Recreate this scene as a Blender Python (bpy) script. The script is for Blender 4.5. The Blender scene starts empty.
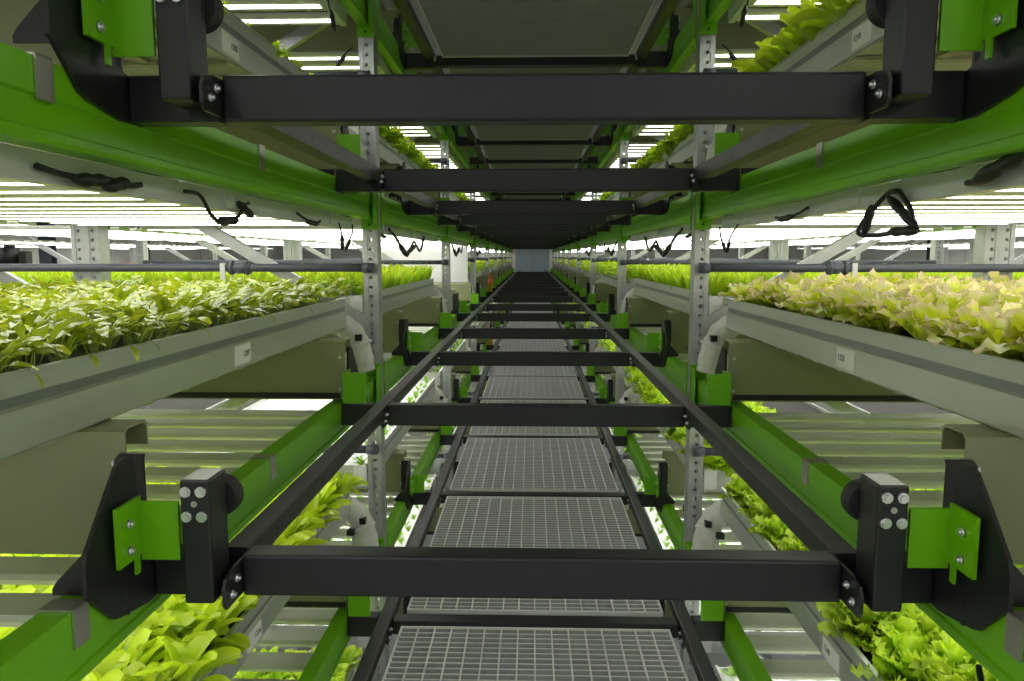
import bpy, bmesh, math, random
import numpy as np
from mathutils import Vector, Matrix
random.seed(7); RNG = np.random.default_rng(7)
S = bpy.context.scene
COL = S.collection
PI = math.pi

# ------------------------------------------------------------------ layout of the hall (metres, camera at the origin)
PITCH = .755                       # height between tiers
BAY = 2.68                         # length of a rack bay
POST0 = .40                        # first pair of uprights, beside the camera
NB = 9
BARY = []
for k in range(NB):
    BARY += [POST0 + BAY*k + .80, POST0 + BAY*k + 2.08]
TIER = {-3: 'lowest', -2: 'second lowest', -1: 'lower', 0: 'eye-level', 1: 'overhead', 2: 'topmost'}
BN = ['nearest', 'second', 'third', 'fourth', 'fifth', 'sixth', 'seventh', 'eighth', 'ninth']
ORD = ['first', 'second', 'third', 'fourth', 'fifth', 'sixth', 'seventh', 'eighth', 'ninth', 'tenth', 'eleventh', 'twelfth',
       'thirteenth', 'fourteenth', 'fifteenth', 'sixteenth', 'seventeenth', 'eighteenth', 'nineteenth', 'twentieth']
SIDE = {-1: 'left', 1: 'right'}
XP0, XP1 = .645, .705              # aisle uprights
XQ0, XQ1 = 1.80, 1.86              # rear uprights
XT0, XT1 = .75, 1.76               # trays

# ------------------------------------------------------------------ materials
def nt(name):
    m = bpy.data.materials.new(name); m.use_nodes = True
    t = m.node_tree; b = t.nodes['Principled BSDF']
    return m, t, b
def mat(name, col, rough=.5, metal=0., spec=.5, noise=0., scale=20., bump=0., stretch=(1, 1, 1), rvar=0.):
    m, t, b = nt(name)
    b.inputs['Base Color'].default_value = (*col, 1)
    b.inputs['Roughness'].default_value = rough
    b.inputs['Metallic'].default_value = metal
    b.inputs['Specular IOR Level'].default_value = spec
    if noise or bump or rvar:
        tc = t.nodes.new('ShaderNodeTexCoord'); mp = t.nodes.new('ShaderNodeMapping')
        mp.inputs['Scale'].default_value = stretch
        nz = t.nodes.new('ShaderNodeTexNoise'); nz.inputs['Scale'].default_value = scale; nz.inputs['Detail'].default_value = 4
        t.links.new(tc.outputs['Object'], mp.inputs[0]); t.links.new(mp.outputs[0], nz.inputs['Vector'])
        if noise:
            mx = t.nodes.new('ShaderNodeMix'); mx.data_type = 'RGBA'
            mx.inputs[6].default_value = tuple(c*(1-noise) for c in col)+(1,)
            mx.inputs[7].default_value = tuple(min(1, c*(1+noise)) for c in col)+(1,)
            t.links.new(nz.outputs['Fac'], mx.inputs[0]); t.links.new(mx.outputs[2], b.inputs['Base Color'])
        if rvar:
            mr = t.nodes.new('ShaderNodeMapRange'); mr.inputs[3].default_value = rough-rvar; mr.inputs[4].default_value = rough+rvar
            t.links.new(nz.outputs['Fac'], mr.inputs[0]); t.links.new(mr.outputs[0], b.inputs['Roughness'])
        if bump:
            bp = t.nodes.new('ShaderNodeBump'); bp.inputs['Strength'].default_value = bump; bp.inputs['Distance'].default_value = .01
            t.links.new(nz.outputs['Fac'], bp.inputs['Height']); t.links.new(bp.outputs[0], b.inputs['Normal'])
    return m
def emit(name, col, strength):
    m, t, b = nt(name)
    b.inputs['Base Color'].default_value = (.8, .8, .8, 1)
    b.inputs['Emission Color'].default_value = (*col, 1); b.inputs['Emission Strength'].default_value = strength
    return m
def leafmat(name, stem, blade, tip, rough=.38, tipv=.8, trans=.45, rib=None, spec=.5, hue=.12, coat=0.):
    """colour runs along the leaf's own length (UV v) from petiole to tip; a paler midrib at its centre"""
    m, t, b = nt(name)
    N = t.nodes.new; L = t.links.new
    uv = N('ShaderNodeUVMap'); sx = N('ShaderNodeSeparateXYZ'); L(uv.outputs[0], sx.inputs[0])
    rp = N('ShaderNodeValToRGB'); e = rp.color_ramp.elements
    e[0].position = .05; e[0].color = (*stem, 1)
    e[1].position = .38; e[1].color = (*blade, 1)
    a = e.new(tipv-.12); a.color = (*blade, 1)
    a = e.new(min(1, tipv+.1)); a.color = (*tip, 1)
    L(sx.outputs[1], rp.inputs[0])
    mu = N('ShaderNodeMath'); mu.operation = 'SUBTRACT'; mu.inputs[1].default_value = .5; L(sx.outputs[0], mu.inputs[0])
    ab = N('ShaderNodeMath'); ab.operation = 'ABSOLUTE'; L(mu.outputs[0], ab.inputs[0])
    mr = N('ShaderNodeMapRange'); mr.inputs[1].default_value = .02; mr.inputs[2].default_value = .09
    mr.inputs[3].default_value = .55; mr.inputs[4].default_value = 0; L(ab.outputs[0], mr.inputs[0])
    mx = N('ShaderNodeMix'); mx.data_type = 'RGBA'; L(mr.outputs[0], mx.inputs[0]); L(rp.outputs[0], mx.inputs[6])
    mx.inputs[7].default_value = (*(rib or stem), 1)
    tc = N('ShaderNodeTexCoord'); nz = N('ShaderNodeTexNoise'); nz.inputs['Scale'].default_value = 14; L(tc.outputs['Object'], nz.inputs['Vector'])
    oi = N('ShaderNodeObjectInfo')
    ad = N('ShaderNodeMath'); ad.operation = 'ADD'; L(nz.outputs['Fac'], ad.inputs[0]); L(oi.outputs['Random'], ad.inputs[1])
    v = N('ShaderNodeMapRange'); v.inputs[1].default_value = .3; v.inputs[2].default_value = 1.7
    v.inputs[3].default_value = 1-hue*2; v.inputs[4].default_value = 1+hue*2; L(ad.outputs[0], v.inputs[0])
    hs = N('ShaderNodeHueSaturation'); L(mx.outputs[2], hs.inputs['Color']); L(v.outputs[0], hs.inputs['Value'])
    L(hs.outputs[0], b.inputs['Base Color'])
    b.inputs['Roughness'].default_value = rough; b.inputs['Specular IOR Level'].default_value = spec
    b.inputs['Coat Weight'].default_value = coat; b.inputs['Coat Roughness'].default_value = .22
    tr = N('ShaderNodeBsdfTranslucent'); L(hs.outputs[0], tr.inputs[0])
    ms = N('ShaderNodeMixShader'); ms.inputs[0].default_value = trans
    L(b.outputs[0], ms.inputs[1]); L(tr.outputs[0], ms.inputs[2])
    L(ms.outputs[0], t.nodes['Material Output'].inputs[0])
    return m
M = dict(
    dark=mat('anthracite_paint', (.015, .0152, .0152), .40, noise=.10, scale=60, bump=.04),
    green=mat('green_paint', (.175, .50, .003), .34, noise=.06, scale=8, rvar=.05),
    galv=mat('galvanised_steel', (.46, .47, .46), .42, .7, noise=.16, scale=26, rvar=.08),
    sheet=mat('galvanised_sheet', (.33, .34, .19), .42, .4, noise=.10, scale=9, rvar=.07),
    alu=mat('aluminium', (.64, .66, .60), .34, .7, noise=.08, scale=5, stretch=(1, .4, 6), rvar=.08),
    aluband=mat('aluminium_groove', (.30, .32, .33), .35, .8),
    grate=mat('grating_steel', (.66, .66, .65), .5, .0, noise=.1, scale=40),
    gbar=mat('grating_bar_shaded', (.36, .37, .36), .5, .0, noise=.15, scale=40),
    housing=mat('light_housing', (.86, .88, .74), .4, .0),
    channel=mat('channel_sheet', (.66, .67, .66), .42, .35, noise=.05, scale=6),
    led=emit('led_strip', (1, .985, .96), 6.6),
    white=mat('white_plastic', (.82, .82, .80), .45),
    board=mat('raft_white', (.78, .79, .77), .6),
    soil=mat('dark_substrate', (.035, .035, .025), .8),
    black=mat('black_plastic', (.012, .012, .013), .45),
    rubber=mat('black_rubber', (.016, .015, .015), .6),
    pipe=mat('grey_pvc', (.085, .095, .115), .38),
    bolt=mat('zinc_bolt', (.72, .73, .72), .28, .9),
    steel=mat('stainless', (.55, .52, .47), .38, .85, noise=.12, scale=30),
    sleeve=mat('white_sleeve', (.74, .73, .67), .5, bump=.6, scale=30, noise=.04),
    paper=mat('label_paper', (.80, .80, .74), .55),
    ink=mat('label_ink', (.04, .04, .045), .6),
    rib=mat('tray_rib', (.55, .52, .42), .45, .4),
    floor=mat('floor_paint', (.36, .37, .38), .45, noise=.08, scale=3),
    wall=mat('wall_panel', (.90, .90, .85), .6, noise=.03, scale=2),
    door=mat('door_blue', (.38, .46, .54), .5),
    ceil=mat('ceiling_panel', (.5, .5, .5), .7),
    orange=mat('orange_plastic', (.75, .16, .02), .5),
    red=mat('red_plastic', (.40, .03, .02), .5),
    navy=mat('navy_case', (.03, .04, .06), .5),
)
LM = dict(
    rocket=leafmat('rocket_leaf', (.32, .48, .12), (.36, .46, .010), (.52, .58, .012), .25, trans=.35, spec=.8, hue=.18, coat=.9),
    oak=leafmat('oakleaf_lettuce', (.42, .52, .12), (.60, .68, .02), (.82, .66, .42), .30, tipv=.88, trans=.45, spec=.6, hue=.16, coat=.5),
    spoon=leafmat('spoon_leaf', (.62, .70, .25), (.50, .66, .02), (.58, .72, .03), .34, trans=.40, hue=.16),
    frill=leafmat('frilled_lettuce', (.55, .66, .22), (.42, .64, .02), (.56, .74, .03), .42, trans=.45, hue=.14),
    spike=leafmat('pointed_leaf', (.40, .62, .10), (.52, .72, .02), (.66, .82, .04), .40, trans=.5, hue=.10),
    sprout=leafmat('seedling_leaf', (.45, .60, .20), (.30, .55, .05), (.38, .62, .08), .45, trans=.4, hue=.10),
)

# ------------------------------------------------------------------ mesh helpers
class MB:
    def __init__(self, s=1):
        self.bm = bmesh.new(); self.s = s; self.mats = []; self.cur = 0
    def m(self, mt):
        if mt not in self.mats: self.mats.append(mt)
        self.cur = self.mats.index(mt); return self
    def face(self, vs):
        try: f = self.bm.faces.new(vs)
        except ValueError: return None
        f.material_index = self.cur; return f
    def v(self, x, y, z): return self.bm.verts.new((x*self.s, y, z))
    def box(self, x0, x1, y0, y1, z0, z1, bev=0):
        vs = [self.v(x, y, z) for x in (x0, x1) for y in (y0, y1) for z in (z0, z1)]
        fs = [self.face([vs[i] for i in q]) for q in ((0, 1, 3, 2), (4, 6, 7, 5), (0, 4, 5, 1), (2, 3, 7, 6), (0, 2, 6, 4), (1, 5, 7, 3))]
        if bev:
            es = list({e for f in fs for e in f.edges})
            bmesh.ops.bevel(self.bm, geom=es, offset=bev, segments=2, affect='EDGES', profile=.5)
        return self
    def prism(self, pts, axis, a, b):
        """polygon extruded along axis: x -> pts are (y,z); y -> (x,z); z -> (x,y)"""
        def P(p, t):
            return {'x': (t, p[0], p[1]), 'y': (p[0], t, p[1]), 'z': (p[0], p[1], t)}[axis]
        A = [self.v(*P(p, a)) for p in pts]; B = [self.v(*P(p, b)) for p in pts]
        self.face(A); self.face(B[::-1]); n = len(pts)
        for i in range(n): self.face([A[i], B[i], B[(i+1) % n], A[(i+1) % n]])
        return self
    def cyl(self, p0, p1, r, n=12, r1=None, caps=True):
        s = self.s
        a = Vector((p0[0]*s, p0[1], p0[2])); b = Vector((p1[0]*s, p1[1], p1[2])); d = (b-a).normalized()
        u = d.orthogonal().normalized(); w = d.cross(u); r1 = r if r1 is None else r1
        A = []; B = []
        for i in range(n):
            t = 2*PI*i/n; o = u*math.cos(t)+w*math.sin(t)
            A.append(self.bm.verts.new(a+o*r)); B.append(self.bm.verts.new(b+o*r1))
        for i in range(n):
            f = self.face([A[i], A[(i+1) % n], B[(i+1) % n], B[i]])
            if f: f.smooth = True
        if caps: self.face(A[::-1]); self.face(B)
        return self
    def tube(self, pts, r, n=8, sub=5, rf=None):
        P = [Vector((p[0]*self.s, p[1], p[2])) for p in pts]
        Q = []
        for i in range(len(P)-1):
            p0 = P[max(i-1, 0)]; p1 = P[i]; p2 = P[i+1]; p3 = P[min(i+2, len(P)-1)]
            for k in range(sub):
                t = k/sub
                Q.append(.5*((2*p1)+(-p0+p2)*t+(2*p0-5*p1+4*p2-p3)*t*t+(-p0+3*p1-3*p2+p3)*t**3))
        Q.append(P[-1]); rings = []; u = None
        for i, q in enumerate(Q):
            d = (Q[min(i+1, len(Q)-1)]-Q[max(i-1, 0)]).normalized()
            u = d.orthogonal().normalized() if u is None else (u-d*u.dot(d)).normalized()
            w = d.cross(u); rr = r if rf is None else rf(i/(len(Q)-1))*r
            rings.append([self.bm.verts.new(q+(u*math.cos(2*PI*k/n)+w*math.sin(2*PI*k/n))*rr) for k in range(n)])
        for a, b in zip(rings, rings[1:]):
            for k in range(n):
                f = self.face([a[k], a[(k+1) % n], b[(k+1) % n], b[k]])
                if f: f.smooth = True
        self.face(rings[0][::-1]); self.face(rings[-1])
        return self
    def build(self, name, mt=None, parent=None):
        if mt is not None and not self.mats: self.mats = [mt]
        bmesh.ops.recalc_face_normals(self.bm, faces=self.bm.faces)
        me = bpy.data.meshes.new(name); self.bm.to_mesh(me); self.bm.free()
        for q in self.mats: me.materials.append(M[q] if isinstance(q, str) else q)
        o = bpy.data.objects.new(name, me); COL.objects.link(o)
        if parent is not None: o.parent = parent
        return o
def tag(o, label=None, cat=None, group=None, kind=None):
    for k, v in (('label', label), ('category', cat), ('group', group), ('kind', kind)):
        if v: o[k] = v
    return o
def thing(name, loc=(0, 0, 0)):
    o = bpy.data.objects.new(name, None); COL.objects.link(o); o.location = loc; o.empty_display_size = .05
    return o
def copy_tree(o, kids, parent=None):
    c = o.copy(); COL.objects.link(c)
    if parent is not None: c.parent = parent
    for ch in kids.get(o.name, ()): copy_tree(ch, kids, c)
    return c
class Proto:
    """first call hands out the original, every further call a copy with copies of its parts"""
    def __init__(self, root):
        self.root = root; self.used = False
        self.kids = {}
        def walk(o):
            self.kids[o.name] = list(o.children)
            for c in o.children: walk(c)
        walk(root)
        self.base = Vector(root.location)
    def put(self, loc, label, cat, group=None):
        o = self.root if not self.used else copy_tree(self.root, self.kids)
        self.used = True
        o.location = loc
        for k in ('label', 'category', 'group'):
            if k in o: del o[k]
        return tag(o, label, cat, group)

# ------------------------------------------------------------------ camera and light
cam = bpy.data.cameras.new('camera'); co = bpy.data.objects.new('camera', cam); COL.objects.link(co)
cam.sensor_width = 36; cam.lens = 750*36/1024; cam.clip_start = .02; cam.clip_end = 200
co.location = (-.013, 0, 0)
co.rotation_euler = (math.radians(90-6.43), 0, math.radians(1.52)); S.camera = co
w = bpy.data.worlds.new('world'); S.world = w; w.use_nodes = True
w.node_tree.nodes['Background'].inputs[0].default_value = (.95, 1, 1, 1)
w.node_tree.nodes['Background'].inputs[1].default_value = .42
S.view_settings.view_transform = 'Standard'; S.view_settings.look = 'None'; S.view_settings.exposure = .22
S.view_settings.gamma = 1; S.view_settings.use_curve_mapping = False

# ------------------------------------------------------------------ room
YE = POST0+BAY*NB+.35
def struct(mb, name, mt): return tag(mb.build(name, mt), kind='structure')
struct(MB().box(-8, 8, -4.5, YE+.2, -3.75, -3.65), 'floor', 'floor')
struct(MB().box(-8, 8, -4.5, YE+.2, 3.6, 3.7), 'ceiling', 'ceil')
def panel_wall(s):
    b = MB(s)
    y = -4.5
    while y < YE: b.box(7.6, 7.7, y, min(y+1.17, YE), -3.65, 3.6); y += 1.2
    b.box(7.7, 7.75, -4.5, YE, -3.65, 3.6); return b
struct(panel_wall(-1), 'wall_left', 'wall'); struct(panel_wall(1), 'wall_right', 'wall')
b = MB(); b.box(-8, -.56, YE, YE+.15, -3.65, 3.6).box(.56, 8, YE, YE+.15, -3.65, 3.6)
b.box(-.56, .56, YE, YE+.15, .28, 3.6).box(-.56, .56, YE, YE+.15, -3.65, -.62)
struct(b, 'wall_back', 'wall')
d = tag(thing('door_1', (0, YE, -.62)), kind='structure')
MB().box(-.56, .56, .062, .07, 0, .90).build('door_backing', 'dark', d)  # dark sheet added to block light shining through the gap between the leaves
for s in (-1, 1): MB(s).box(.003, .56, .02, .06, 0, .90).build('door_leaf', 'door', d)
MB().box(-.56, .56, 0, .05, .0, .03).build('threshold', 'dark', d)
for s in (-1, 1): MB(s).box(.40, .43, -.02, .02, .03, .16).build('door_stop', 'black', d)

# ------------------------------------------------------------------ upright frames
def upright_mesh(x0, x1, z0, z1, yd, holes, name, parent, mt='galv'):
    """C-section upright: perforated web toward the camera, flanges running back"""
    b = MB(); W = x1-x0; cx = (x0+x1)/2; p = .0385; r = .0078; t = .002
    if holes:
        z = z0
        while z < z1:
            cz = z+p/2; n = 6
            ring = [b.v(cx+r*math.cos(2*PI*i/n+PI/6), 0, cz+r*math.sin(2*PI*i/n+PI/6)) for i in range(n)]
            c = [b.v(cx-.012, 0, cz-p/2), b.v(cx+.012, 0, cz-p/2), b.v(cx+.012, 0, cz+p/2), b.v(cx-.012, 0, cz+p/2)]
            # ring angles 30,90,150,210,270,330
            b.face([c[2], ring[0], ring[5], c[1]]); b.face([c[2], c[3], ring[1], ring[0]]) if False else None
            b.face([c[2], ring[1], ring[0]]); b.face([c[3], ring[1], c[2]]); b.face([c[3], ring[2], ring[1]])
            b.face([c[0], ring[3], ring[2], c[3]]); b.face([c[0], ring[4], ring[3]]); b.face([c[1], ring[4], c[0]]); b.face([c[1], ring[5], ring[4]])
            z += p
        bmesh.ops.remove_doubles(b.bm, verts=b.bm.verts, dist=1e-5)
        b.box(x0, cx-.012, -.0035, t, z0, z1); b.box(cx+.012, x1, -.0035, t, z0, z1)
    else:
        b.box(x0, x1, 0, t*1.5, z0, z1)
    for a, c in ((x0, x0+t*1.5), (x1-t*1.5, x1)): b.box(a, c, 0, yd, z0, z1)
    b.box(x0, x0+.018, yd-t, yd, z0, z1); b.box(x1-.018, x1, yd-t, yd, z0, z1)
    return b.build(name, mt, parent)
ZB, ZT = -3.65, 2.6
def frame_proto(s, rear):
    t = thing('upright_frame')
    xa, xb = (s*XP0, s*XP1) if s > 0 else (-XP1, -XP0)
    xc, xd = (s*XQ0, s*XQ1) if s > 0 else (-XQ1, -XQ0)
    if rear:
        off = s*1.225; xa, xb, xc, xd = xa+off, xb+off, xc+off, xd+off
    upright_mesh(xa, xb, ZB, ZT, .07, True, 'post', t, 'galv')
    upright_mesh(xc, xd, ZB, ZT, .07, True, 'post', t, 'galv')
    o = s*1.225 if rear else 0
    z = -.28-1.31*2; k = 0
    xi, xo = s*.70+o, s*1.80+o
    while z < ZT-.1:
        (X0, X1) = (xi, xo) if k % 2 == 0 else (xo, xi)
        if z > ZB:
            b = MB(); zz1 = z+.655
            d = Vector((X1-X0, 0, .655)).normalized(); n = Vector((-d.z, 0, d.x))*.02
            q = [(X0+n.x, z+n.z), (X1+n.x, zz1+n.z), (X1-n.x, zz1-n.z), (X0-n.x, z-n.z)]
            b.prism(q, 'y', .02, .024)
            for a, c in (((q[0]), (q[1])), ((q[3]), (q[2]))):
                nn = n.normalized()*.0025
                b.prism([(a[0]-nn.x, a[1]-nn.z), (c[0]-nn.x, c[1]-nn.z), (c[0]+nn.x, c[1]+nn.z), (a[0]+nn.x, a[1]+nn.z)], 'y', .02, .05)
            b.build('brace', 'galv', t)
        z += .655; k += 1
    return Proto(t)
FR = {(s, r): frame_proto(s, r) for s in (-1, 1) for r in (False, True)}
for s in (-1, 1):
    FR[s, False].put((0, POST0, 0), 'perforated galvanised upright frame of the %s rack right beside the camera' % SIDE[s], 'rack frame', 'galvanised upright frames')
    for k in range(1, NB+1):
        FR[s, False].put((0, POST0+BAY*k, 0), 'perforated galvanised upright frame with zigzag braces, %s rack, %s from the camera' % (SIDE[s], ORD[k-1]), 'rack frame', 'galvanised upright frames')
    for k in range(1, 5):
        FR[s, True].put((0, POST0+BAY*k+.02, 0), 'galvanised frame of the rack standing behind the %s rack, %s from the camera' % (SIDE[s], ORD[k-1]), 'rack frame', 'upright frames of the rear racks')

# ------------------------------------------------------------------ green shelf beams (parts: beam, connectors, clips)
def beam_proto(s, clips=True):
    t = thing('shelf_beam')
    # profile in (x,z), origin at tier height; stepped inner face
    pr = [(.658, -.497), (.703, -.497), (.703, -.607), (.660, -.607), (.658, -.600), (.658, -.590), (.662, -.587), (.662, -.548), (.658, -.545)]
    MB(s).prism(pr, 'y', .078, BAY-.004).build('beam', 'green', t)
    for (y0, y1, c0, c1) in ((.071, .077, .077, .15), (BAY-.010, BAY-.004, BAY-.075, BAY-.010)):
        b = MB(s).box(.640, .708, y0, y1, -.648, -.445).box(.644, .6475, c0, c1, -.625, -.455)
        b.m('green').mats = ['green', 'black']; b.m('black')
        b.cyl((.675, y0-.001, -.628), (.675, y1+.001, -.628), .005, 8)
        b.build('end_connector', None, t)
    if clips:
        for cy in (.585, 1.385):
            b = MB(s).box(.6535, .657, cy, cy+.035, -.552, -.4935).box(.6535, .7045, cy, cy+.035, -.4965, -.4935).box(.701, .7045, cy, cy+.035, -.53, -.4935)
            b.build('clip', 'steel', t)
    return Proto(t)
BP = {(s, c): beam_proto(s, c) for s in (-1, 1) for c in (True, False)}
for lv in range(-3, 3):
    for s in (-1, 1):
        for k in range(-1 if lv >= 0 else 0, NB):
            if k == -1: continue
            BP[s, k == 0].put((0, POST0+BAY*k, PITCH*lv), 'green steel shelf beam, %s rack, %s tier, %s bay from the camera' % (SIDE[s], TIER[lv], BN[k]), 'rack beam', 'green shelf beams')
# rear beams
RP = {}
for s in (-1, 1):
    t = thing('rear_beam'); MB(s).box(1.80, 1.845, .09, BAY-.02, -.60, -.50, .004).build('beam', 'green', t)
    MB(s).box(1.795, 1.865, .071, .077, -.64, -.45).build('end_connector', 'green', t); RP[s] = Proto(t)
    for lv in (-2, -1, 0, 1):
        for k in range(0, 4):
            RP[s].put((0, POST0+BAY*k, PITCH*lv), 'green beam along the back of the %s rack, %s tier, %s bay' % (SIDE[s], TIER[lv], BN[k]), 'rack beam', 'green rear beams')

# ------------------------------------------------------------------ crossbars between the two racks
def bolt(b, p, d, r=.007, h=.006):
    b.cyl(p, (p[0]+d[0]*h, p[1]+d[1]*h, p[2]+d[2]*h), r, 6)
    b.cyl(p, (p[0]+d[0]*h*1.7, p[1]+d[1]*h*1.7, p[2]+d[2]*h*1.7), r*.5, 6)
def crossbar_proto(near, first, low):
    t = thing('crossbar')
    if low: MB().box(-.497, .497, 0, .06, -.562, -.512, .004).build('middle_bar', 'dark', t)
    else: MB().box(-.500, .500, 0, .05, -.572, -.500, .005).build('middle_bar', 'dark', t)
    d = 1 if near else -1
    for s in (-1, 1):
        MB(s).box(.548, .6495, 0, .05, -.572, -.500, .004).box(.5065, .549, 0, .05, -.572, -.543).build('end_stub', 'dark', t)
        # bolting plate between the stub and the rail
        b = MB(s); b.mats = ['dark', 'bolt']; b.m('dark'); b.prism([(-.062, -.566), (-.07, -.556), (-.07, -.53), (-.062, -.515), (-.03, -.508), (.04, -.508), (.04, -.566)], 'x', .5005, .5055)
        b.m('bolt'); bolt(b, (.5005, -.028, -.527), (-1, 0, 0)); bolt(b, (.5005, -.05, -.545), (-1, 0, 0)); b.build('bolting_plate', None, t)
        # end plate: lies along the rack, bolted to the inner face of the green beam
        if near:
            pl = [(-.055, -.317), (-.078, -.315), (-.092, -.322), (-.119, -.352), (-.180, -.423), (-.186, -.440), (-.188, -.490), (-.125, -.552), (-.108, -.558), (-.02, -.574), (.045, -.572), (.045, -.50), (0, -.50), (-.030, -.49), (-.042, -.33)]
        else:
            pl = [(.05+y, z) for y, z in [(.055, -.317), (.078, -.315), (.092, -.322), (.119, -.352), (.180, -.423), (.186, -.440), (.188, -.490), (.125, -.552), (.108, -.558), (.02, -.574), (-.045, -.572), (-.045, -.50), (0, -.50), (.030, -.49), (.042, -.33)]]
        b = MB(s); b.mats = ['dark', 'black']; b.m('dark'); b.prism(pl, 'x', .650, .657)
        b.m('black'); c = -.085 if near else .135
        b.cyl((.6492, c, -.53), (.6502, c, -.53), .005, 8); b.cyl((.6492, c, -.56), (.6502, c, -.56), .005, 8)
        p = b.build('end_plate', None, t)
        b = MB(s); yf = -.165 if near else .21
        b.prism([(.657, -.494), (.657, -.432), (.665, -.430), (.708, -.474), (.716, -.486), (.716, -.4955), (.657, -.4955)], 'y', yf, yf+.005); b.build('gusset', 'dark', t)
        # upright mounting plate that carries the tray support
        b = MB(s); y0 = .0 if near else .045
        if near:
            b.prism([(.6590, -.495), (.6590, -.335), (.657, -.328), (.700, -.328), (.708, -.338), (.708, -.495)], 'y', y0, y0+.006)
            b.build('mounting_plate', 'dark', t)
        # green guide bracket
        if near:
            b = MB(s); b.mats = ['green', 'bolt']; b.m('green')
            b.box(.636, .642, -.125, -.055, -.474, -.380).box(.642, .650, -.10, -.08, -.47, -.405).box(.577, .640, -.055, -.049, -.486, -.390)
            b.box(.636, .640, -.078, -.066, -.502, -.474)
            b.m('bolt'); bolt(b, (.636, -.095, -.412), (-1, 0, 0), .008, .005); bolt(b, (.636, -.095, -.455), (-1, 0, 0), .008, .005)
        else:
            b = MB(s); b.mats = ['green', 'bolt']; b.m('green')
            b.box(.572, .649, -.005, .001, -.494, -.390).box(.643, .649, .001, .09, -.494, -.390)
            b.m('bolt'); bolt(b, (.643, .06, -.42), (-1, 0, 0))
        b.build('guide_bracket', None, t)
    return Proto(t)
CP = {}
ZC = {-3: -3*PITCH, -2: -2*PITCH, -1: -PITCH, 0: 0, 1: PITCH+.027, 2: 2*PITCH}
for lv in (-3, -2, -1, 0, 1, 2):
    low = lv in (-1, 2)
    for i, y in enumerate(BARY):
        if lv in (-1, 2) and i == 0: continue
        if lv in (-2, -3) and i < 2: continue
        if lv == -3 and i > 6: continue
        key = (i % 2 == 0, low)
        if key not in CP: CP[key] = crossbar_proto(key[0], False, low)
        t = 'overhead track' if lv == 1 else 'eye-level track' if lv == 0 else 'grated walkway below' if lv == -1 else 'grated walkway overhead' if lv == 2 else 'deep track under the walkway' if lv == -2 else 'lowest track under the walkway'
        CP[key].put((0, y, ZC[lv]), 'dark steel crossbar of the %s, %s from the camera' % (t, ORD[i]), 'crossbar', 'dark crossbars')

# rails: C channels, open toward the rack, one per side and track
def rail(s, lv, y0):
    b = MB(s); z = ZC[lv]
    y1 = YE-.3
    b.prism([(.502, z-.541), (.546, z-.541), (.546, z-.503), (.543, z-.500), (.505, z-.500), (.502, z-.503)], 'y', y0, y1)
    y = y0+.15
    b.mats = ['dark', 'black']; b.m('black')
    while y < min(y1, 9):
        b.cyl((.5012, y, z-.522), (.5022, y, z-.522), .0035, 8); y += .31
    t = {0: 'eye-level track', 1: 'overhead track', -1: 'grated walkway below', 2: 'grated walkway overhead', -2: 'deep track under the walkway'}[lv]
    tag(b.build('guide_rail'), 'long dark steel guide rail on the %s side of the %s' % (SIDE[s], t), 'rail', 'guide rails')
for s in (-1, 1):
    for lv in (-2, -1, 0, 1, 2): rail(s, lv, 1.235 if lv in (0, 1) else BARY[1]-1.1 if lv == -1 else 2.3)

# end stops with rollers on the first crossbar
def stop_proto(s):
    t = thing('end_stop')
    b = MB(s); b.mats = ['dark', 'paper']; b.m('dark'); b.box(.518, .565, -.072, -.003, -.552, -.349, .004)
    b.m('paper'); b.box(.522, .561, -.067, -.008, -.3492, -.3482)
    b.build('arm', None, t)
    for x in (.530, .554):
        for z in (-.367, -.407):
            b = MB(s); b.cyl((x, -.072, z), (x, -.077, z), .0085, 14); b.cyl((x, -.077, z), (x, -.0805, z), .0055, 6); b.build('bolt', 'bolt', t)
    MB(s).cyl((.542, -.072, -.387), (.542, -.0745, -.387), .005, 10).build('pin', 'steel', t)
    b = MB(s); bolt(b, (.565, -.04, -.528), (1, 0, 0), .006, .005); b.build('side_bolt', 'bolt', t)
    b = MB(s); b.mats = ['rubber', 'dark']; b.m('rubber')
    ctr = (.534, -.399)
    prof = [(.013, -.001), (.029, -.001), (.034, .004), (.034, .022), (.029, .027), (.013, .027)]
    n = 28; rings = []
    for i in range(n):
        a = 2*PI*i/n
        rings.append([b.v(ctr[0]+r*math.cos(a), yy, ctr[1]+r*math.sin(a)) for r, yy in prof])
    for i in range(n):
        A, B = rings[i], rings[(i+1) % n]
        for j in range(len(prof)):
            f = b.face([A[j], A[(j+1) % len(prof)], B[(j+1) % len(prof)], B[j]])
    b.m('dark'); b.cyl((ctr[0], -.003, ctr[1]), (ctr[0], .024, ctr[1]), .014, 16); b.build('roller', None, t)
    return Proto(t)
for s in (-1, 1):
    P = stop_proto(s)
    for lv in (0, 1):
        P.put((0, BARY[0], ZC[lv]), 'dark square end stop with four bolts and roller, %s end of the first %s crossbar' % (SIDE[s], TIER[lv]), 'end stop', 'end stops with rollers')

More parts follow.
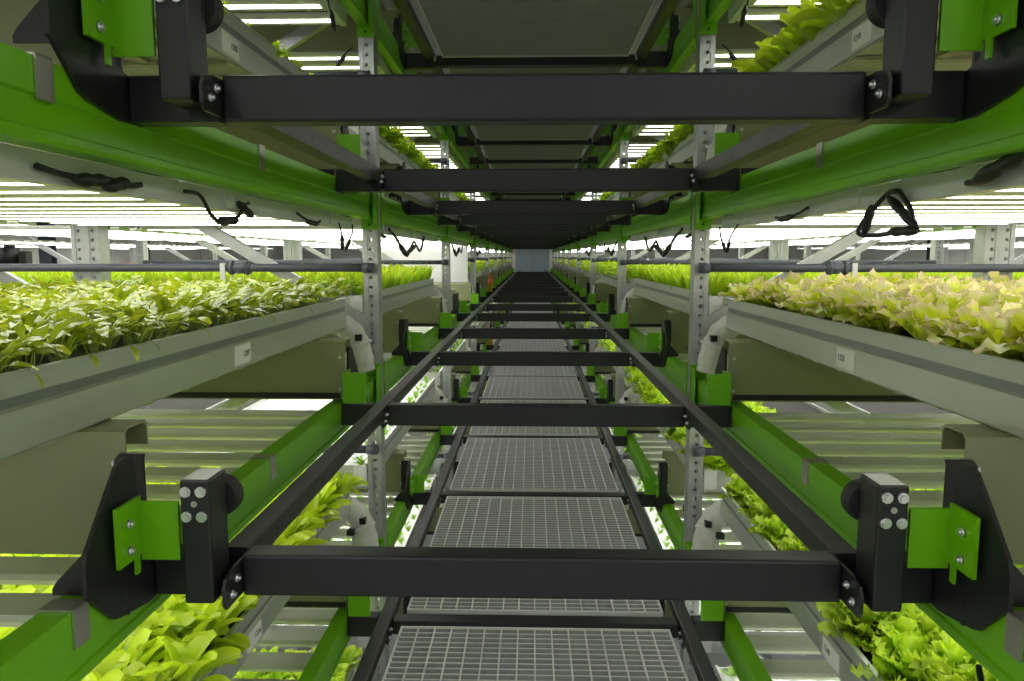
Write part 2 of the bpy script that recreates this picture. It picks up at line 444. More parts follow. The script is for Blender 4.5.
# gratings
def grating_proto(L, first=False):
    t = thing('floor_grating')
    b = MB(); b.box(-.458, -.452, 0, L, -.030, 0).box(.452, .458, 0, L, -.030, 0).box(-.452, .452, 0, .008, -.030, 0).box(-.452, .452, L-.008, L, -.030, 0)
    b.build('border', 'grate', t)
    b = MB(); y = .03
    b.mats = ['gbar', 'grate']  # overhead light painted into the bars: bright top edge, darker body below
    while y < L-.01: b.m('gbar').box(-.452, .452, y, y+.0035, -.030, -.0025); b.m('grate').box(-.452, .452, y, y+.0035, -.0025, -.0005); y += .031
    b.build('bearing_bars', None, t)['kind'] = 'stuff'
    b = MB(); x = -.452+.0565
    while x < .44: b.box(x-.0024, x+.0024, .006, L-.006, -.006, .002); x += .0565
    b.build('cross_rods', 'grate', t)['kind'] = 'stuff'
    return Proto(t)
GP = {}
for lv in (-1, 2):
    for i in range(0 if lv == -1 else 0, len(BARY)-1):
        y0 = BARY[i]+.075; y1 = BARY[i+1]-.045; L = round(y1-y0, 3)
        if L not in GP: GP[L] = grating_proto(L)
        GP[L].put((0, y0, PITCH*lv-.505), 'steel grating panel of the %s, %s from the camera' % ('walkway below' if lv == -1 else 'walkway overhead', ORD[i]), 'grating', 'walkway grating panels')

# ------------------------------------------------------------------ transverse sheet-metal tray supports
def support_proto(s, near):
    t = thing('tray_support_beam')
    y0 = .008 if near else .05
    b = MB(s)
    yb = y0+.075
    zl = -.505 if near else -.492
    pr = [(y0, zl), (y0+.05, zl), (y0+.05, zl+.004), (y0+.004, zl+.004), (y0+.004, -.297), (y0+.012, -.289), (yb-.012, -.289), (yb-.004, -.297), (yb-.004, -.33), (yb, -.33), (yb, -.292), (yb-.008, -.285), (y0+.008, -.285), (y0, -.292)]
    x0 = .692 if near else .652
    b.prism(pr, 'x', x0, 1.795); b.build('sheet_profile', 'sheet', t)
    if not near: MB(s).box(x0+.02, 1.79, y0-.002, y0+.001, -.487, -.468).build('lower_lip', 'dark', t)
    b = MB(s); bolt(b, (x0+.018, y0, -.345), (0, -1, 0), .006, .004); bolt(b, (x0+.018, y0, -.455), (0, -1, 0), .006, .004); b.build('bolt', 'bolt', t)
    return Proto(t)
SP = {(s, n): support_proto(s, n) for s in (-1, 1) for n in (True, False)}
for lv in range(-2, 3):
    for s in (-1, 1):
        for i, y in enumerate(BARY):
            if lv == -2 and i > 7: continue
            SP[s, i % 2 == 0].put((0, y, PITCH*lv), 'galvanised sheet tray support at the %s crossbar, %s rack, %s tier' % (ORD[i], SIDE[s], TIER[lv]), 'support beam', 'tray support beams')

# ------------------------------------------------------------------ grow trays
TY0, TY1 = .16, BAY-.14
def text_mesh(txt, size):
    c = bpy.data.curves.new('txt', 'FONT'); c.body = txt; c.size = size; c.align_x = 'CENTER'; c.align_y = 'CENTER'; c.extrude = .0002
    o = bpy.data.objects.new('txt', c); COL.objects.link(o)
    dg = bpy.context.evaluated_depsgraph_get(); me = bpy.data.meshes.new_from_object(o.evaluated_get(dg))
    bpy.data.objects.remove(o); return me
def tray_proto(s, detail, raft):
    t = thing('grow_tray')
    b = MB(s); b.mats = ['alu', 'aluband']; b.m('alu')
    zt, zb = -.168, -.283
    # aisle wall: upper face, recessed groove, lower face; then floor and rear wall
    b.box(XT0, XT0+.008, TY0, TY1, -.199, zt+.001)
    b.box(XT0-.004, XT0+.008, TY0, TY1, zt, zt+.004)
    b.m('aluband'); b.box(XT0+.003, XT0+.008, TY0, TY1, -.215, -.199)
    b.m('alu'); b.prism([(XT0+.003, -.215), (XT0-.003, -.219), (XT0-.003, zb+.004), (XT0+.001, zb), (XT0+.008, zb), (XT0+.008, -.215)], 'y', TY0, TY1)
    b.box(XT1-.008, XT1, TY0, TY1, zb, zt).box(XT0+.008, XT1-.008, TY0, TY1, zb+.004, zb+.008)
    b.build('trough', None, t)
    for y in (TY0+.001, TY1-.006): MB(s).box(XT0+.008, XT1-.008, y, y+.005, zb+.008, zt-.004).build('end_wall', 'alu', t)
    MB(s).box(XT0+.009, XT1-.009, TY0+.007, TY1-.007, -.205, -.187).build('raft', raft, t)
    if detail:
        b = MB(s); y = TY0+.08
        while y < TY1-.05: b.box(XT0+.01, XT1-.01, y, y+.028, zb-.006, zb+.003); y += .155
        for x in (.95, 1.2, 1.5): b.box(x, x+.03, TY0, TY1, zb-.003, zb+.003)
        b.build('underside_ribs', 'rib', t)
        MB(s).box(XT0-.005, XT0+.05, TY0-.02, TY0-.012, -.262, -.170).build('end_cap', 'white', t)
    return t
NUM = {(-1, 0): '1207', (1, 0): '1252', (-1, 1): '1205', (1, 1): '1210', (1, -1): '1240', (-1, -1): '1226'}
CROP = {(-1, 0, 0): 'rocket', (1, 0, 0): 'oak', (-1, -1, 0): 'spoon', (1, -1, 0): 'frill', (-1, 1, 0): 'frill2', (1, 1, 0): 'spoon',
        (-1, 0, 1): 'spike', (1, 0, 1): 'spike', (-1, 1, 1): 'frill2', (1, 1, 1): 'frill', (-1, -1, 1): 'sprout', (1, -1, 1): 'frill',
        (-1, -2, 1): 'sprout', (1, -2, 1): 'sprout', (-1, -2, 0): 'frill', (1, -2, 0): 'sprout'}
CNAME = {'rocket': 'rocket leaves', 'oak': 'bronze-tipped oakleaf lettuce', 'spoon': 'spoon-leaved salad', 'frill': 'frilled lettuce', 'frill2': 'frilled lettuce', 'spike': 'pointed bright green leaves', 'sprout': 'small seedlings'}
TP = {}
for lv in range(-2, 3):
    for s in (-1, 1):
        for k in range(NB):
            if lv == 2 and (k == 0 or k > 4): continue
            if (s, lv, k) == (-1, 0, 2): continue
            crop = CROP.get((s, lv, k), 'frill')
            raft = 'board' if crop == 'sprout' else 'soil'
            key = (s, k < 2, raft)
            if key not in TP: TP[key] = Proto(tray_proto(*key))
            lab = 'aluminium grow tray of %s, %s rack, %s tier, %s bay' % (CNAME[crop], SIDE[s], TIER[lv], BN[k])
            o = TP[key].put((0, POST0+BAY*k, PITCH*lv), lab, 'tray', 'grow trays on the racks')
            if k == 0 and (s, lv) in NUM:
                yt = 1.47 if s < 0 else 1.42
                b = MB(s); b.box(XT0-.0045, XT0-.0032, yt-.052, yt+.052, -.272, -.224); lb = b.build('number_label', 'paper', o)
                me = text_mesh(NUM[s, lv], .021); me.materials.append(M['ink'])
                tx = bpy.data.objects.new('number', me); COL.objects.link(tx); tx.parent = lb
                tx.rotation_euler = (PI/2, 0, -s*PI/2)
                tx.location = (s*(XT0-.0052), yt+(.022), -.248)

# ------------------------------------------------------------------ grow lights
def light_geo(b, s, x0, x1):
    b.m('housing'); b.prism([(-.050, .017), (-.042, .026), (.042, .026), (.050, .017), (.050, .008), (-.050, .008)], 'x', x0, x1)
    b.m('led'); b.box(x0+.01, x1-.01, -.019, .019, .0074, .008)
def light_proto(s):
    t = thing('grow_light')
    MB(s).prism([(-.050, .017), (-.042, .026), (.042, .026), (.050, .017), (.050, .008), (-.050, .008)], 'x', XT0+.003, XT1+.02).build('housing', 'housing', t)
    MB(s).box(XT0+.012, XT1+.01, -.019, .019, .0072, .0079).build('diffuser', 'led', t)
    return Proto(t)
LP = {s: light_proto(s) for s in (-1, 1)}
LZ = .112
rest = MB(); rest.mats = ['housing', 'led']
def rest_light(s, lv, y, x0, x1):
    rest.s = s; z = LZ+PITCH*lv
    rest.m('housing'); rest.prism([(y-.050, z+.017), (y-.042, z+.026), (y+.042, z+.026), (y+.050, z+.017), (y+.050, z+.008), (y-.050, z+.008)], 'x', x0, x1)
    rest.m('led'); rest.box(x0+.01, x1-.01, y-.019, y+.019, z+.0072, z+.0079)
def lname(i): return ORD[i]
for lv in range(-2, 2):
    for s in (-1, 1):
        for k in range(-1, NB):
            for i in range(14):
                y = POST0+BAY*k+.36+.165*i
                if k in (0, 1) or (k == 2 and lv == 0):
                    LP[s].put((0, y, LZ+PITCH*lv), 'white LED grow light bar over %s tier, %s rack, %s bay, %s bar' % (TIER[lv], SIDE[s], BN[k], lname(i)), 'grow light', 'LED grow light bars')
                elif k >= 0 or lv in (0, -1, 1):  # negative k is an unseen bay behind the camera, added for its light
                    rest_light(s, lv, y, XT0, XT1+.02)
for s in (-1, 1):                                 # racks standing behind, the ones across the next aisle, and an added wall-lighting row
    for lv in (-1, 0, 1):
        for k in range(0, 5):
            for i in range(14):
                rest_light(s, lv, POST0+BAY*k+.36+.165*i, 1.98, 2.98)
                if lv >= 0: rest_light(s, lv, POST0+BAY*k-.9+.36+.165*i, 4.4, 5.4)
                if lv == 0: rest_light(s, lv, POST0+BAY*k+.36+.165*i, 6.1, 7.1)  # row without a rack, added to brighten the side walls
tag(rest.build('grow_light_rows'), 'rows of white LED bars over far bays and rear racks, plus added fill rows', 'grow lights', kind='stuff')

# cable channels under the beams
def channel_proto(s):
    t = thing('cable_channel')
    b = MB(s); b.prism([(.712, .148), (.748, .148), (.748, .144), (.716, .144), (.716, .108), (.735, .108), (.735, .104), (.712, .104)], 'y', .20, BAY-.16); b.build('channel_profile', 'channel', t)
    for y in (.45, 1.3, 2.2): MB(s).box(.706, .712, y, y+.12, .110, .152).build('joint_plate', 'channel', t)
    return Proto(t)
for s in (-1, 1):
    P = channel_proto(s)
    for lv in (-2, -1, 0, 1):
        for k in range(NB):
            P.put((0, POST0+BAY*k, PITCH*lv), 'pale metal cable channel under the green beam, %s rack, %s tier, %s bay' % (SIDE[s], TIER[lv], BN[k]), 'cable channel', 'cable channels above the lights')

# ------------------------------------------------------------------ cables with plugs
def cable(s, pts, plugs, label, r=.0035, pr=.010):
    t = thing('power_cable', (s*pts[0][0], pts[0][1], pts[0][2]))
    o = pts[0]; P = [(p[0]-o[0], p[1]-o[1], p[2]-o[2]) for p in pts]
    MB(s).tube(P, r).build('cord', 'black', t)
    for a, c in plugs:
        a = Vector(a)-Vector(o); c = Vector(c)-Vector(o)
        b = MB(s); b.tube([a, a.lerp(c, .5), c], pr, 10, 6, rf=lambda q: .35+.5*max(0, math.sin(PI*q))**.5+.10*math.sin(q*60))
        b.build('plug', 'black', t)
    return tag(t, label, 'cable', 'black light cables')
def up(pts, lv): return [(p[0], p[1], p[2]+PITCH*lv) for p in pts]
X = .705
cable(-1, [(X, 1.05, .125), (X-.004, 1.12, .118), (X-.012, 1.20, .122), (X-.01, 1.27, .118), (X, 1.33, .125)], [((X-.010, 1.12, .113), (X-.008, 1.215, .120)), ((X-.015, 1.19, .108), (X-.010, 1.27, .124))], 'black cable with two plugs under the green beam, nearest on the left', .005, .013)
cable(-1, [(X, 1.50, .128), (X-.004, 1.56, .125), (X-.01, 1.60, .085), (X-.012, 1.66, .070), (X-.01, 1.74, .090), (X-.005, 1.80, .12), (X, 1.84, .128)], [((X-.012, 1.62, .074), (X-.01, 1.74, .082)), ((X-.006, 1.76, .125), (X-.008, 1.84, .095))], 'black looped cable under the left green beam, middle of nearest bay', .004, .011)
cable(-1, [(X, 2.22, .125), (X-.006, 2.27, .112), (X-.01, 2.36, .100), (X-.006, 2.44, .112)], [((X-.008, 2.28, .104), (X-.01, 2.40, .100))], 'short black cable under the left green beam before the upright', .004, .010)
cable(-1, [(X, 2.70, .12), (X-.01, 2.70, .07), (X-.01, 2.70, .03)], [((X-.01, 2.70, .075), (X-.01, 2.70, .02))], 'black plug hanging straight down left of the first left upright', .003, .009)
cable(-1, [(X, 2.90, .12), (X-.01, 2.86, .09), (X-.01, 2.80, .055), (X-.01, 2.76, .03)], [((X-.01, 2.82, .06), (X-.01, 2.74, .02))], 'black plug hanging aslant beside the first left upright', .003, .009)
cable(1, [(X, 1.02, .125), (X-.01, 1.06, .142), (X-.012, 1.12, .150), (X-.01, 1.20, .118), (X, 1.28, .12)], [((X-.012, 1.11, .150), (X-.012, 1.24, .118)), ((X-.01, 1.00, .10), (X-.012, 1.08, .10))], 'black cable with fat plugs under the green beam, nearest on the right', .005, .014)
cable(1, [(X, 1.52, .128), (X-.005, 1.56, .12), (X-.012, 1.66, .055), (X-.014, 1.58, .042), (X-.012, 1.46, .048), (X-.012, 1.43, .052), (X-.01, 1.44, .085), (X-.005, 1.50, .125)], [((X-.008, 1.54, .118), (X-.012, 1.41, .052)), ((X-.012, 1.52, .047), (X-.014, 1.40, .046)), ((X-.012, 1.63, .045), (X-.012, 1.60, .105))], 'black looped cable hanging low under the right green beam', .005, .011)
cable(1, [(X, 2.0, .125), (X-.006, 2.06, .112), (X-.01, 2.15, .104), (X-.006, 2.24, .112)], [((X-.008, 2.08, .108), (X-.01, 2.20, .102))], 'short black cable under the right green beam before the upright', .004, .010)
cable(1, [(X, 2.92, .11), (X-.01, 2.86, .07), (X-.01, 2.78, .02), (X-.01, 2.72, .07), (X, 2.66, .11)], [((X-.01, 2.83, .05), (X-.01, 2.78, .015)), ((X-.01, 2.73, .05), (X-.01, 2.77, .012))], 'black cable hanging in a V beside the first right upright', .003, .008)
for k in (1, 2, 3):
    y = POST0+BAY*k
    for s in (-1, 1):
        cable(s, [(X, y+.55, .13), (X-.01, y+.7, .09), (X-.012, y+1.0, .0), (X-.012, y+1.25, .08), (X-.01, y+1.5, .03), (X, y+1.75, .12)], [((X-.012, y+.78, .06), (X-.012, y+1.0, .0)), ((X-.012, y+1.05, .02), (X-.012, y+1.3, .06))], 'tangled black cable hanging under the beam, %s rack, %s bay' % (SIDE[s], BN[k]), .007, .016)
        cable(s, [(X, y+.2, .12), (X-.01, y+.30, .10), (X-.01, y+.45, .09)], [((X-.01, y+.27, .10), (X-.01, y+.42, .085))], 'short black plug cable just past the upright, %s rack, %s bay' % (SIDE[s], BN[k]), .004, .010)
for s in (-1, 1):
    cable(s, up([(X, 2.62, .13), (X+.005, 2.66, .09), (X+.0, 2.70, .04)], 1), [((X, 2.66, PITCH+.085), (X, 2.71, PITCH+.025))], 'black plug dangling from the %s overhead channel end' % SIDE[s], .003, .010)
    cable(s, up([(X, 2.97, .04), (X+.02, 2.94, .01), (X+.05, 2.92, -.03)], 1), [((X+.02, 2.94, PITCH+.0), (X+.05, 2.92, PITCH-.04))], 'black plug beside the first %s upright, overhead tier' % SIDE[s], .003, .009)
cable(1, [(X, .98, -.645), (X-.02, 1.02, -.66), (X-.03, 1.08, -.665), (X-.01, 1.14, -.645)], [((X-.025, 1.01, -.668), (X-.03, 1.10, -.665))], 'black ribbed cable below the lower right green beam, bottom right corner', .005, .011)

# ------------------------------------------------------------------ water pipes through the uprights
def pipe_proto(s):
    t = thing('water_pipe')
    MB(s).cyl((.665, 0, 0), (3.0, 0, 0), .0165, 16).build('pipe', 'pipe', t)
    MB(s).cyl((.655, 0, 0), (.70, 0, 0), .021, 16).build('end_collar', 'pipe', t)
    b = MB(s); b.cyl((1.16, 0, 0), (1.25, 0, 0), .024, 16).cyl((1.205, 0, 0), (1.205, -.03, -.012), .012, 10).cyl((1.17, 0, 0), (1.18, 0, 0), .030, 16).cyl((1.23, 0, 0), (1.24, 0, 0), .030, 16)
    b.build('coupling', 'pipe', t)
    MB(s).box(1.26, 1.28, -.02, -.012, -.055, .02).build('pipe_clip', 'channel', t)
    return Proto(t)
for s in (-1, 1):
    P = pipe_proto(s)
    for lv in (-2, -1, 0, 1):
        for k in range(1, NB+1):
            if lv in (-2, 1) and k > 3: continue
            P.put((0, POST0+BAY*k-.034, PITCH*lv-.048), 'grey water pipe running out from the %s upright, %s rack, %s tier' % (ORD[k-1], SIDE[s], TIER[lv]), 'pipe', 'grey water pipes')

# ------------------------------------------------------------------ white drain sleeves with clamps at the tray ends
def sleeve_proto(s):
    t = thing('drain_sleeve')
    b = MB(s); b.tube([(.86, -.04, -.275), (.80, -.05, -.27), (.745, -.05, -.30), (.715, -.04, -.37), (.705, -.03, -.46)], .046, 14, 6, rf=lambda q: .85+.35*q+.05*math.sin(q*38)); b.build('sleeve', 'sleeve', t)
    b = MB(s); b.cyl((.655, -.07, -.335), (.74, -.11, -.362), .0065, 10); b.build('clamp_rod', 'white', t)
    MB(s).box(.73, .76, -.13, -.10, -.372, -.35, .002).build('clamp_block', 'black', t); MB(s).box(.69, .715, -.10, -.07, -.335, -.31, .002).build('clamp_block', 'black', t)
    return Proto(t)
for s in (-1, 1):
    P = sleeve_proto(s)
    for lv in (-2, -1, 0, 1):
        for k in (1, 2, 3):
            P.put((0, POST0+BAY*k-.04, PITCH*lv), 'white plastic drain sleeve with clamp at the %s upright, %s rack, %s tier' % (ORD[k-1], SIDE[s], TIER[lv]), 'drain sleeve', 'white drain sleeves')
# dark round valve knobs beyond the uprights
for s in (-1, 1):
    for lv in (-1, 0):
        t = thing('valve', (s*.72, POST0+BAY+.30, PITCH*lv-.41))
        b = MB(s); b.cyl((0, -.02, 0), (0, .02, 0), .030, 14).cyl((0, -.028, 0), (0, -.02, 0), .020, 14); b.build('knob', 'rubber', t)
        MB(s).box(-.02, .11, -.012, .012, -.045, -.028, .003).build('body', 'black', t)
        tag(t, 'black valve knob behind the first %s upright, %s tier' % (SIDE[s], TIER[lv]), 'valve', 'black valves')

# ------------------------------------------------------------------ plants
def leaf(L, W, nl, nw, e0, curl, cup, ruff, rfreq, az, r0, z0, prof, twist=0.):
    t = np.linspace(0, 1, nl+1); e = e0-curl*(t**1.4)
    ds = L/nl
    r = r0+np.concatenate([[0], np.cumsum(np.cos((e[:-1]+e[1:])/2)*ds)]); z = z0+np.concatenate([[0], np.cumsum(np.sin((e[:-1]+e[1:])/2)*ds)])
    sgrid = np.linspace(-1, 1, nw+1)
    ph = RNG.uniform(0, 6.28)
    V = []; U = []
    for i in range(nl+1):
        w = W*prof(t[i])/2; nx, nz = -math.sin(e[i]), math.cos(e[i])
        for s in sgrid:
            off = cup*w*(s*s) + ruff*abs(s)**1.5*math.sin(rfreq*t[i]*6.28+ph+s*2.1)*min(1, t[i]*2)
            x = r[i]+nx*off; zz = z[i]+nz*off; y = s*w*math.cos(twist*t[i]); zz += s*w*math.sin(twist*t[i])
            V.append((x*math.cos(az)-y*math.sin(az), x*math.sin(az)+y*math.cos(az), zz)); U.append((.5+s/2, t[i]))
    F = []
    for i in range(nl):
        for j in range(nw):
            a = i*(nw+1)+j; F.append((a, a+1, a+nw+2, a+nw+1))
    return np.array(V), np.array(F), np.array(U)
def cat(parts):
    V = []; F = []; U = []; o = 0
    for v, f, u in parts: V.append(v); F.append(f+o); U.append(u); o += len(v)
    return np.concatenate(V), np.concatenate(F), np.concatenate(U)
p_rocket = lambda t: .07 if t < .5 else .07+.93*math.sin(PI*min(1, (t-.5)/.5*.92+.04))**.6*(1+.22*math.cos(t*38))
p_spoon = lambda t: .16+.10*t if t < .22 else .18+.82*math.sin(PI*((t-.22)/.78*.93+.035))**.62
p_frill = lambda t: .18+.9*min(1, (t/.62))**.9 if t < .72 else 1.08*math.cos((t-.72)/.28*1.25)**.6
p_oak = lambda t: (.14+.75*min(1, t/.6)*(1+.2*math.sin(t*26))) if t < .8 else .9*math.cos((t-.8)/.2*1.2)**.6
p_spike = lambda t: .1+.9*math.sin(PI*min(1, t*.9+.1))**.8
U_ = RNG.uniform
def plant_geo(kind, lod):
    P = []
    if kind == 'rocket':
        for i in range(17 if not lod else 11):
            L = U_(.075, .120); P.append(leaf(L, U_(.013, .021), 8 if not lod else 5, 2, U_(1.15, 1.5), U_(1.2, 2.0), U_(-.1, .25), .002, 2, U_(0, 6.28), U_(0, .018), 0, p_rocket, U_(-.4, .4)))
    elif kind == 'oak':
        n = 22 if not lod else 12
        for i in range(n):
            q = i/n; P.append(leaf(U_(.07, .112), U_(.030, .045), 9 if not lod else 5, 4 if not lod else 2, .70+.80*q+U_(-.15, .15), U_(.4, 1.4), U_(-.1, .6), .007, 3.2, 2.4*i+U_(-.3, .3), .008, 0, p_oak, U_(-.4, .4)))
    elif kind == 'spoon':
        n = 15 if not lod else 9
        for i in range(n):
            q = i/n; P.append(leaf(U_(.080, .120), U_(.034, .050), 8 if not lod else 4, 4 if not lod else 2, .55+.95*q+U_(-.2, .2), U_(.3, 1.2), U_(.3, .9), .001, 1, 2.4*i+U_(-.3, .3), .006, 0, p_spoon, U_(-.5, .5)))
    elif kind in ('frill', 'frill2'):
        n = 38 if not lod else 14
        for i in range(n):
            q = i/n; P.append(leaf(U_(.050, .104), U_(.032, .050), 13 if not lod else 5, 8 if not lod else 3, .20+1.30*q+U_(-.2, .2), U_(-.2, 1.1), U_(.0, .6), .009, 6.5, 2.4*i+U_(-.3, .3), .006, 0, p_frill, U_(-.3, .3)))
    elif kind == 'spike':
        for i in range(12 if not lod else 7):
            P.append(leaf(U_(.085, .125), U_(.020, .030), 4, 2, U_(1.05, 1.55), U_(.0, .5), .4, 0, 1, U_(0, 6.28), U_(0, .02), 0, p_spike, U_(-.5, .5)))
    elif kind == 'sprout':
        for i in range(5):
            P.append(leaf(U_(.028, .045), U_(.018, .026), 3, 2, U_(.5, 1.3), U_(.2, .9), .2, 0, 1, U_(0, 6.28), .002, 0, p_spoon))
    return cat(P)
def to_mesh(name, V, F, U, m):
    me = bpy.data.meshes.new(name); me.vertices.add(len(V)); me.vertices.foreach_set('co', V.astype(np.float32).ravel())
    me.loops.add(F.size); me.loops.foreach_set('vertex_index', F.astype(np.int32).ravel())
    me.polygons.add(len(F)); me.polygons.foreach_set('loop_start', np.arange(0, F.size, 4, dtype=np.int32)); me.polygons.foreach_set('use_smooth', np.ones(len(F), bool))
    uv = me.uv_layers.new(name='UVMap'); uv.data.foreach_set('uv', U[F.ravel()].astype(np.float32).ravel())
    me.materials.append(m); me.update(calc_edges=True); me.validate(); return me
VAR = {}
def variants(kind, lod):
    if (kind, lod) not in VAR: VAR[kind, lod] = [plant_geo(kind, lod) for _ in range(6)]
    return VAR[kind, lod]
MESH = {}
def vmesh(kind, i):
    if (kind, i) not in MESH:
        nm = PN[kind][0]; MESH[kind, i] = to_mesh(nm, *variants(kind, False)[i], LM['frill' if kind == 'frill2' else kind])
    return MESH[kind, i]
PN = {'rocket': ('rocket_plant', 'slender rocket seedling'), 'oak': ('oakleaf_lettuce', 'bronze-tipped oakleaf lettuce'), 'spoon': ('spoon_leaf_salad', 'glossy spoon-leaved salad plant'),
      'frill': ('frilled_lettuce', 'bright green frilled lettuce'), 'frill2': ('frilled_lettuce', 'bright green frilled lettuce'), 'spike': ('pointed_leaf_plant', 'upright pointed-leaf salad plant'), 'sprout': ('seedling', 'tiny green seedling')}
SPC = {'rocket': (.068, .070, -.182), 'oak': (.100, .105, -.182), 'spoon': (.090, .095, -.185), 'frill': (.105, .105, -.183), 'frill2': (.105, .105, -.183), 'spike': (.085, .085, -.183), 'sprout': (.11, .10, -.186)}
MERGE = {k: [] for k in PN}
COUNT = {}
def rotm(a, sc, tl):
    Mx = Matrix.Rotation(a, 3, 'Z') @ Matrix.Rotation(tl, 3, 'X'); return np.array(Mx)*sc
def plant(kind, s, x, y, z, indiv, lab, grp, sc=1.):
    a = U_(0, 6.28); sc = sc*U_(.88, 1.15); i = int(U_(0, 6)); tl = U_(-.12, .12)
    if indiv:
        o = bpy.data.objects.new(PN[kind][0], vmesh(kind, i)); COL.objects.link(o)
        o.location = (s*x, y, z); o.rotation_euler = (tl, 0, a); o.scale = (sc,)*3
        tag(o, lab, 'plant', grp); kk = 'frill' if kind == 'frill2' else kind; COUNT[kk] = COUNT.get(kk, 0)+1
    else:
        v, f, u = variants(kind, True)[i]
        MERGE[kind].append((v @ rotm(a, sc, tl).T+np.array([s*x, y, z]), f, u))
def fill(kind, s, lv, k, ncol=None, indcols=0, ind_rows=None, x0=XT0, y_off=0., sc=1., y0=None, y1=None):
    dx, dy, z = SPC[kind]; xs = []
    x = x0+.028
    while x < x0+.985: xs.append(x); x += dx
    if ncol: xs = xs[:ncol]
    Y0 = POST0+BAY*k+TY0+.03; Y1 = POST0+BAY*k+TY1-.03
    if y0: Y0 = y0
    lab = '%s in the %s-tier tray, %s rack, %s bay' % (PN[kind][1], TIER[lv], SIDE[s], BN[k])
    grp = '%s plants, %s %s tray, %s bay' % (PN[kind][1], SIDE[s], TIER[lv], BN[k])
    y = Y0; r = 0
    while y < Y1:
        for c, xx in enumerate(xs):
            ind = c < indcols and (ind_rows is None or (ind_rows[0] <= r < ind_rows[1]))
            plant(kind, s, xx+U_(-.015, .015)+(.5*dx if r % 2 and c < len(xs)-1 else 0)*.6, y+U_(-.012, .012), PITCH*lv+z, ind, lab, grp, sc)
        y += dy; r += 1
# nearest bay
fill('rocket', -1, 0, 0, indcols=9, y0=.85, sc=1.16)
fill('oak', 1, 0, 0, indcols=99, y0=.85, sc=1.12)
fill('spoon', -1, -1, 0, indcols=7, y0=.95, sc=1.12)
fill('frill', 1, -1, 0, indcols=6, y0=.95, sc=1.05, x0=XT0+.035)
fill('frill2', -1, 1, 0, ncol=3, indcols=2, y0=1.2, sc=.55)
fill('spoon', 1, 1, 0, ncol=3, indcols=2, y0=1.2, sc=1.15)
# second bay
fill('spike', -1, 0, 1, indcols=6); fill('spike', 1, 0, 1, indcols=4)
fill('frill2', -1, 1, 1, ncol=4, indcols=2, sc=1.15); fill('frill', 1, 1, 1, ncol=4, indcols=2, sc=1.15)
fill('sprout', -1, -1, 1, ncol=5, indcols=4); fill('frill', 1, -1, 1, ncol=6, indcols=3)
fill('sprout', -1, -2, 1, ncol=5, indcols=3); fill('sprout', 1, -2, 1, ncol=5, indcols=3)
fill('frill', -1, -2, 0, ncol=8); fill('sprout', 1, -2, 0, ncol=8)
for k in range(2, NB):
    for s in (-1, 1):
        if (s, k) != (-1, 2): fill('frill', s, 0, k, ncol=6 if k < 4 else 3, sc=1.25)
        if k < 6:
            fill('frill', s, 1, k, ncol=2, sc=1.1)
            fill('frill' if s > 0 else 'sprout', s, -1, k, ncol=3)
            fill('sprout', s, -2, k, ncol=3)
    if k < 4:
        fill('frill', -1, 2, k-1, ncol=2); fill('frill', 1, 2, k-1, ncol=2)

# racks standing behind
for s in (-1, 1):
    t = None
    for lv in (-1, 0):
        for k in range(0, 4):
            P = TP[s, False, 'soil']
            P.put((s*1.225, POST0+BAY*k, PITCH*lv), 'aluminium tray of greens, rack behind the %s rack, %s tier, %s bay' % (SIDE[s], TIER[lv], BN[k]), 'tray', 'trays on the rear racks')
            if lv == 0: fill('rocket' if (s < 0 and k == 0) else 'oak' if k == 0 else 'spike' if k == 1 else 'frill', s, lv, k, x0=XT0+1.225)
# leaves hanging over the edge of the left tray
for y in (1.02, 1.20, 1.33, 1.37, 1.62, 2.02, 2.36):
    v, f, u = leaf(U_(.045, .075), .013, 9, 2, .25, U_(1.7, 2.1), .1, .001, 2, U_(-.6, .6), 0, 0, p_rocket, U_(-.4, .4))
    o = bpy.data.objects.new('hanging_leaf', to_mesh('hanging_leaf', v, f, u, LM['rocket'])); COL.objects.link(o)
    o.location = (-(XT0+.006), y, -.158)
    tag(o, 'single rocket leaf hanging over the rim of the left eye-level tray', 'leaf', 'leaves hanging over the tray rim')
# dark columns in front of the far side walls
for s in (-1, 1):
    for i, (x, y) in enumerate(((5.75, 5.2), (5.75, 7.0), (5.75, 8.8), (5.75, 11.0))):
        b = MB(s); b.box(-.07, .07, -.06, -.045, 0, 5.5).box(-.07, .07, .045, .06, 0, 5.5).box(-.012, .012, -.045, .045, 0, 5.5)
        o = b.build('steel_column', 'navy'); o.location = (s*x, y, -3.65)
        tag(o, 'dark steel column in front of the %s side wall, %s from the camera' % (SIDE[s], ORD[i]), 'column', 'dark columns by the side walls')
# racks across the next aisles
for s in (-1, 1):
    for k in range(1, 5):
        FR[s, True].put((s*2.45, POST0+BAY*k-.9, 0), 'galvanised frame across the next aisle beyond the %s rack, %s from the camera' % (SIDE[s], ORD[k-1]), 'rack frame', 'upright frames across the next aisles')
    for k in range(0, 4):
        TP[s, False, 'soil'].put((s*3.62, POST0+BAY*k-.9, 0), 'tray across the next aisle beyond the %s rack, eye-level tier, %s from the camera' % (SIDE[s], ORD[k]), 'tray', 'trays across the next aisles')
        if k: fill('frill', s, 0, k, x0=XT0+3.62, ncol=3, sc=.9)
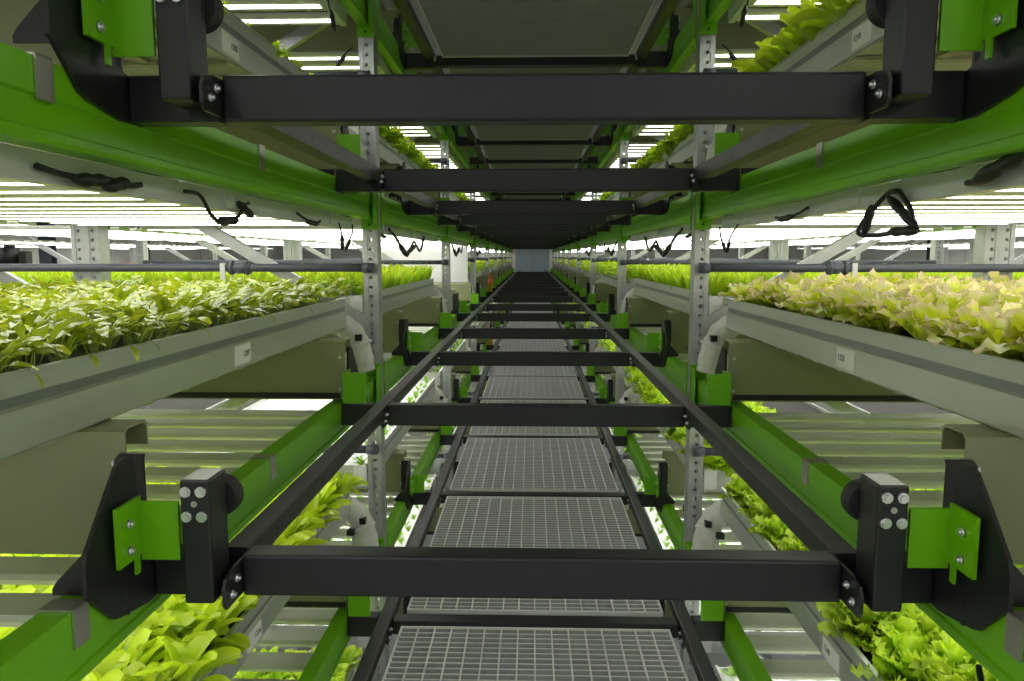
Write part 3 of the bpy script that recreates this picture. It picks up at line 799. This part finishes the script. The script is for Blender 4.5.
# white end panel standing in the third bay on the left
t = thing('partition', (-.72, 8.28, -.29))
MB().box(-1.14, 0, 0, .03, 0, .43, .003).build('panel', 'white', t)
b = MB(); b.box(-1.14, 0, -.012, 0, -.205, -.01).build('lower_sheet', 'sheet', t)
tag(t, 'white upright partition closing the third bay of the left rack, eye-level tier', 'partition')
def bottle(x, y, z, m, cap, name, lab, cat, h=.24, r=.032):
    t = thing(name, (x, y, z)); b = MB(); b.cyl((0, 0, 0), (0, 0, h*.72), r, 16); b.cyl((0, 0, h*.72), (0, 0, h*.86), r, 16, r1=r*.4); b.build('body', m, t)
    MB().cyl((0, 0, h*.86), (0, 0, h), r*.45, 12).build('cap', cap, t); tag(t, lab, cat)
bottle(-.60, BARY[7]+.25*0+.025, -.4995, 'orange', 'orange', 'orange_bottle', 'orange bottle standing on the eighth crossbar beside the left rack', 'bottle', .25, .034)
bottle(-.60, BARY[7]+.025, -.4995-PITCH, 'orange', 'orange', 'orange_bottle', 'orange bottle on the walkway-level crossbar below the other orange bottle', 'bottle', .25, .034)
bottle(-.675, BARY[6]+.16, -.4965, 'white', 'red', 'white_bottle', 'white bottle with a red cap on the left green beam, fourth bay', 'bottle', .17, .024)
def crate(x, y, z, lab):
    t = thing('orange_crate', (x, y, z)); b = MB()
    b.box(-.12, .12, -.1, .1, 0, .01).box(-.12, .12, -.1, -.09, 0, .09).box(-.12, .12, .09, .1, 0, .09).box(-.12, -.11, -.1, .1, 0, .09).box(.11, .12, -.1, .1, 0, .09).box(-.135, .135, -.11, .11, .09, .10)
    b.build('shell', 'orange', t); MB().box(-.05, .05, -.115, -.11, .03, .07).build('handle', 'red', t); tag(t, lab, 'crate')
crate(-4.62, 8.6, -.187, 'orange crate standing in a tray across the next aisle on the left')
crate(4.60, 8.4, -.187, 'orange crate standing in a tray across the next aisle on the right')
t = thing('pump_unit', (-3.22, 4.6, -.12))
MB().box(-.18, .12, -.1, .1, 0, .07, .008).build('case', 'navy', t)
b = MB(); b.cyl((-.03, 0, .07), (-.03, 0, .17), .055, 16).cyl((-.03, 0, .17), (-.03, 0, .19), .03, 12); b.build('motor', 'black', t)
b = MB(); b.box(-.16, -.10, -.02, .02, .07, .2, .004).box(.04, .09, -.03, .03, .07, .15, .004); b.build('valve_block', 'rubber', t)
b = MB(); b.box(-.17, -.15, -.09, -.07, -3.53, 0).box(.09, .11, -.09, -.07, -3.53, 0).box(-.17, -.15, .07, .09, -3.53, 0).box(.09, .11, .07, .09, -3.53, 0); b.build('stand', 'galv', t)
tag(t, 'dark pump unit on a tall stand in the next aisle, far left background', 'pump')

MERGE['frill'] += MERGE.pop('frill2')
for kd, parts in MERGE.items():
    if not parts: continue
    V, F, U = cat(parts)
    o = bpy.data.objects.new({'rocket': 'rocket_leaves', 'oak': 'oakleaf_lettuce_rows', 'spoon': 'salad_leaves', 'frill': 'frilled_lettuce_rows', 'spike': 'pointed_leaf_rows', 'sprout': 'seedling_rows'}[kd], to_mesh(kd+'_rows', V, F, U, LM[kd])); COL.objects.link(o)
    tag(o, {'rocket': 'dense rocket leaves filling the far left of the eye-level tray', 'oak': 'bronze-tipped lettuce on the rack behind the right rack', 'spoon': 'spoon-shaped salad leaves deeper in the nearest trays',
            'frill': 'rows of frilled lettuce in the trays of the far bays', 'spike': 'pointed bright green leaves deeper in the second bay', 'sprout': 'rows of small seedlings in white rafts, far bays and low tiers'}[kd], 'plants', kind='stuff')
print('PLANTS', COUNT, {k: len(v) for k, v in MERGE.items()})
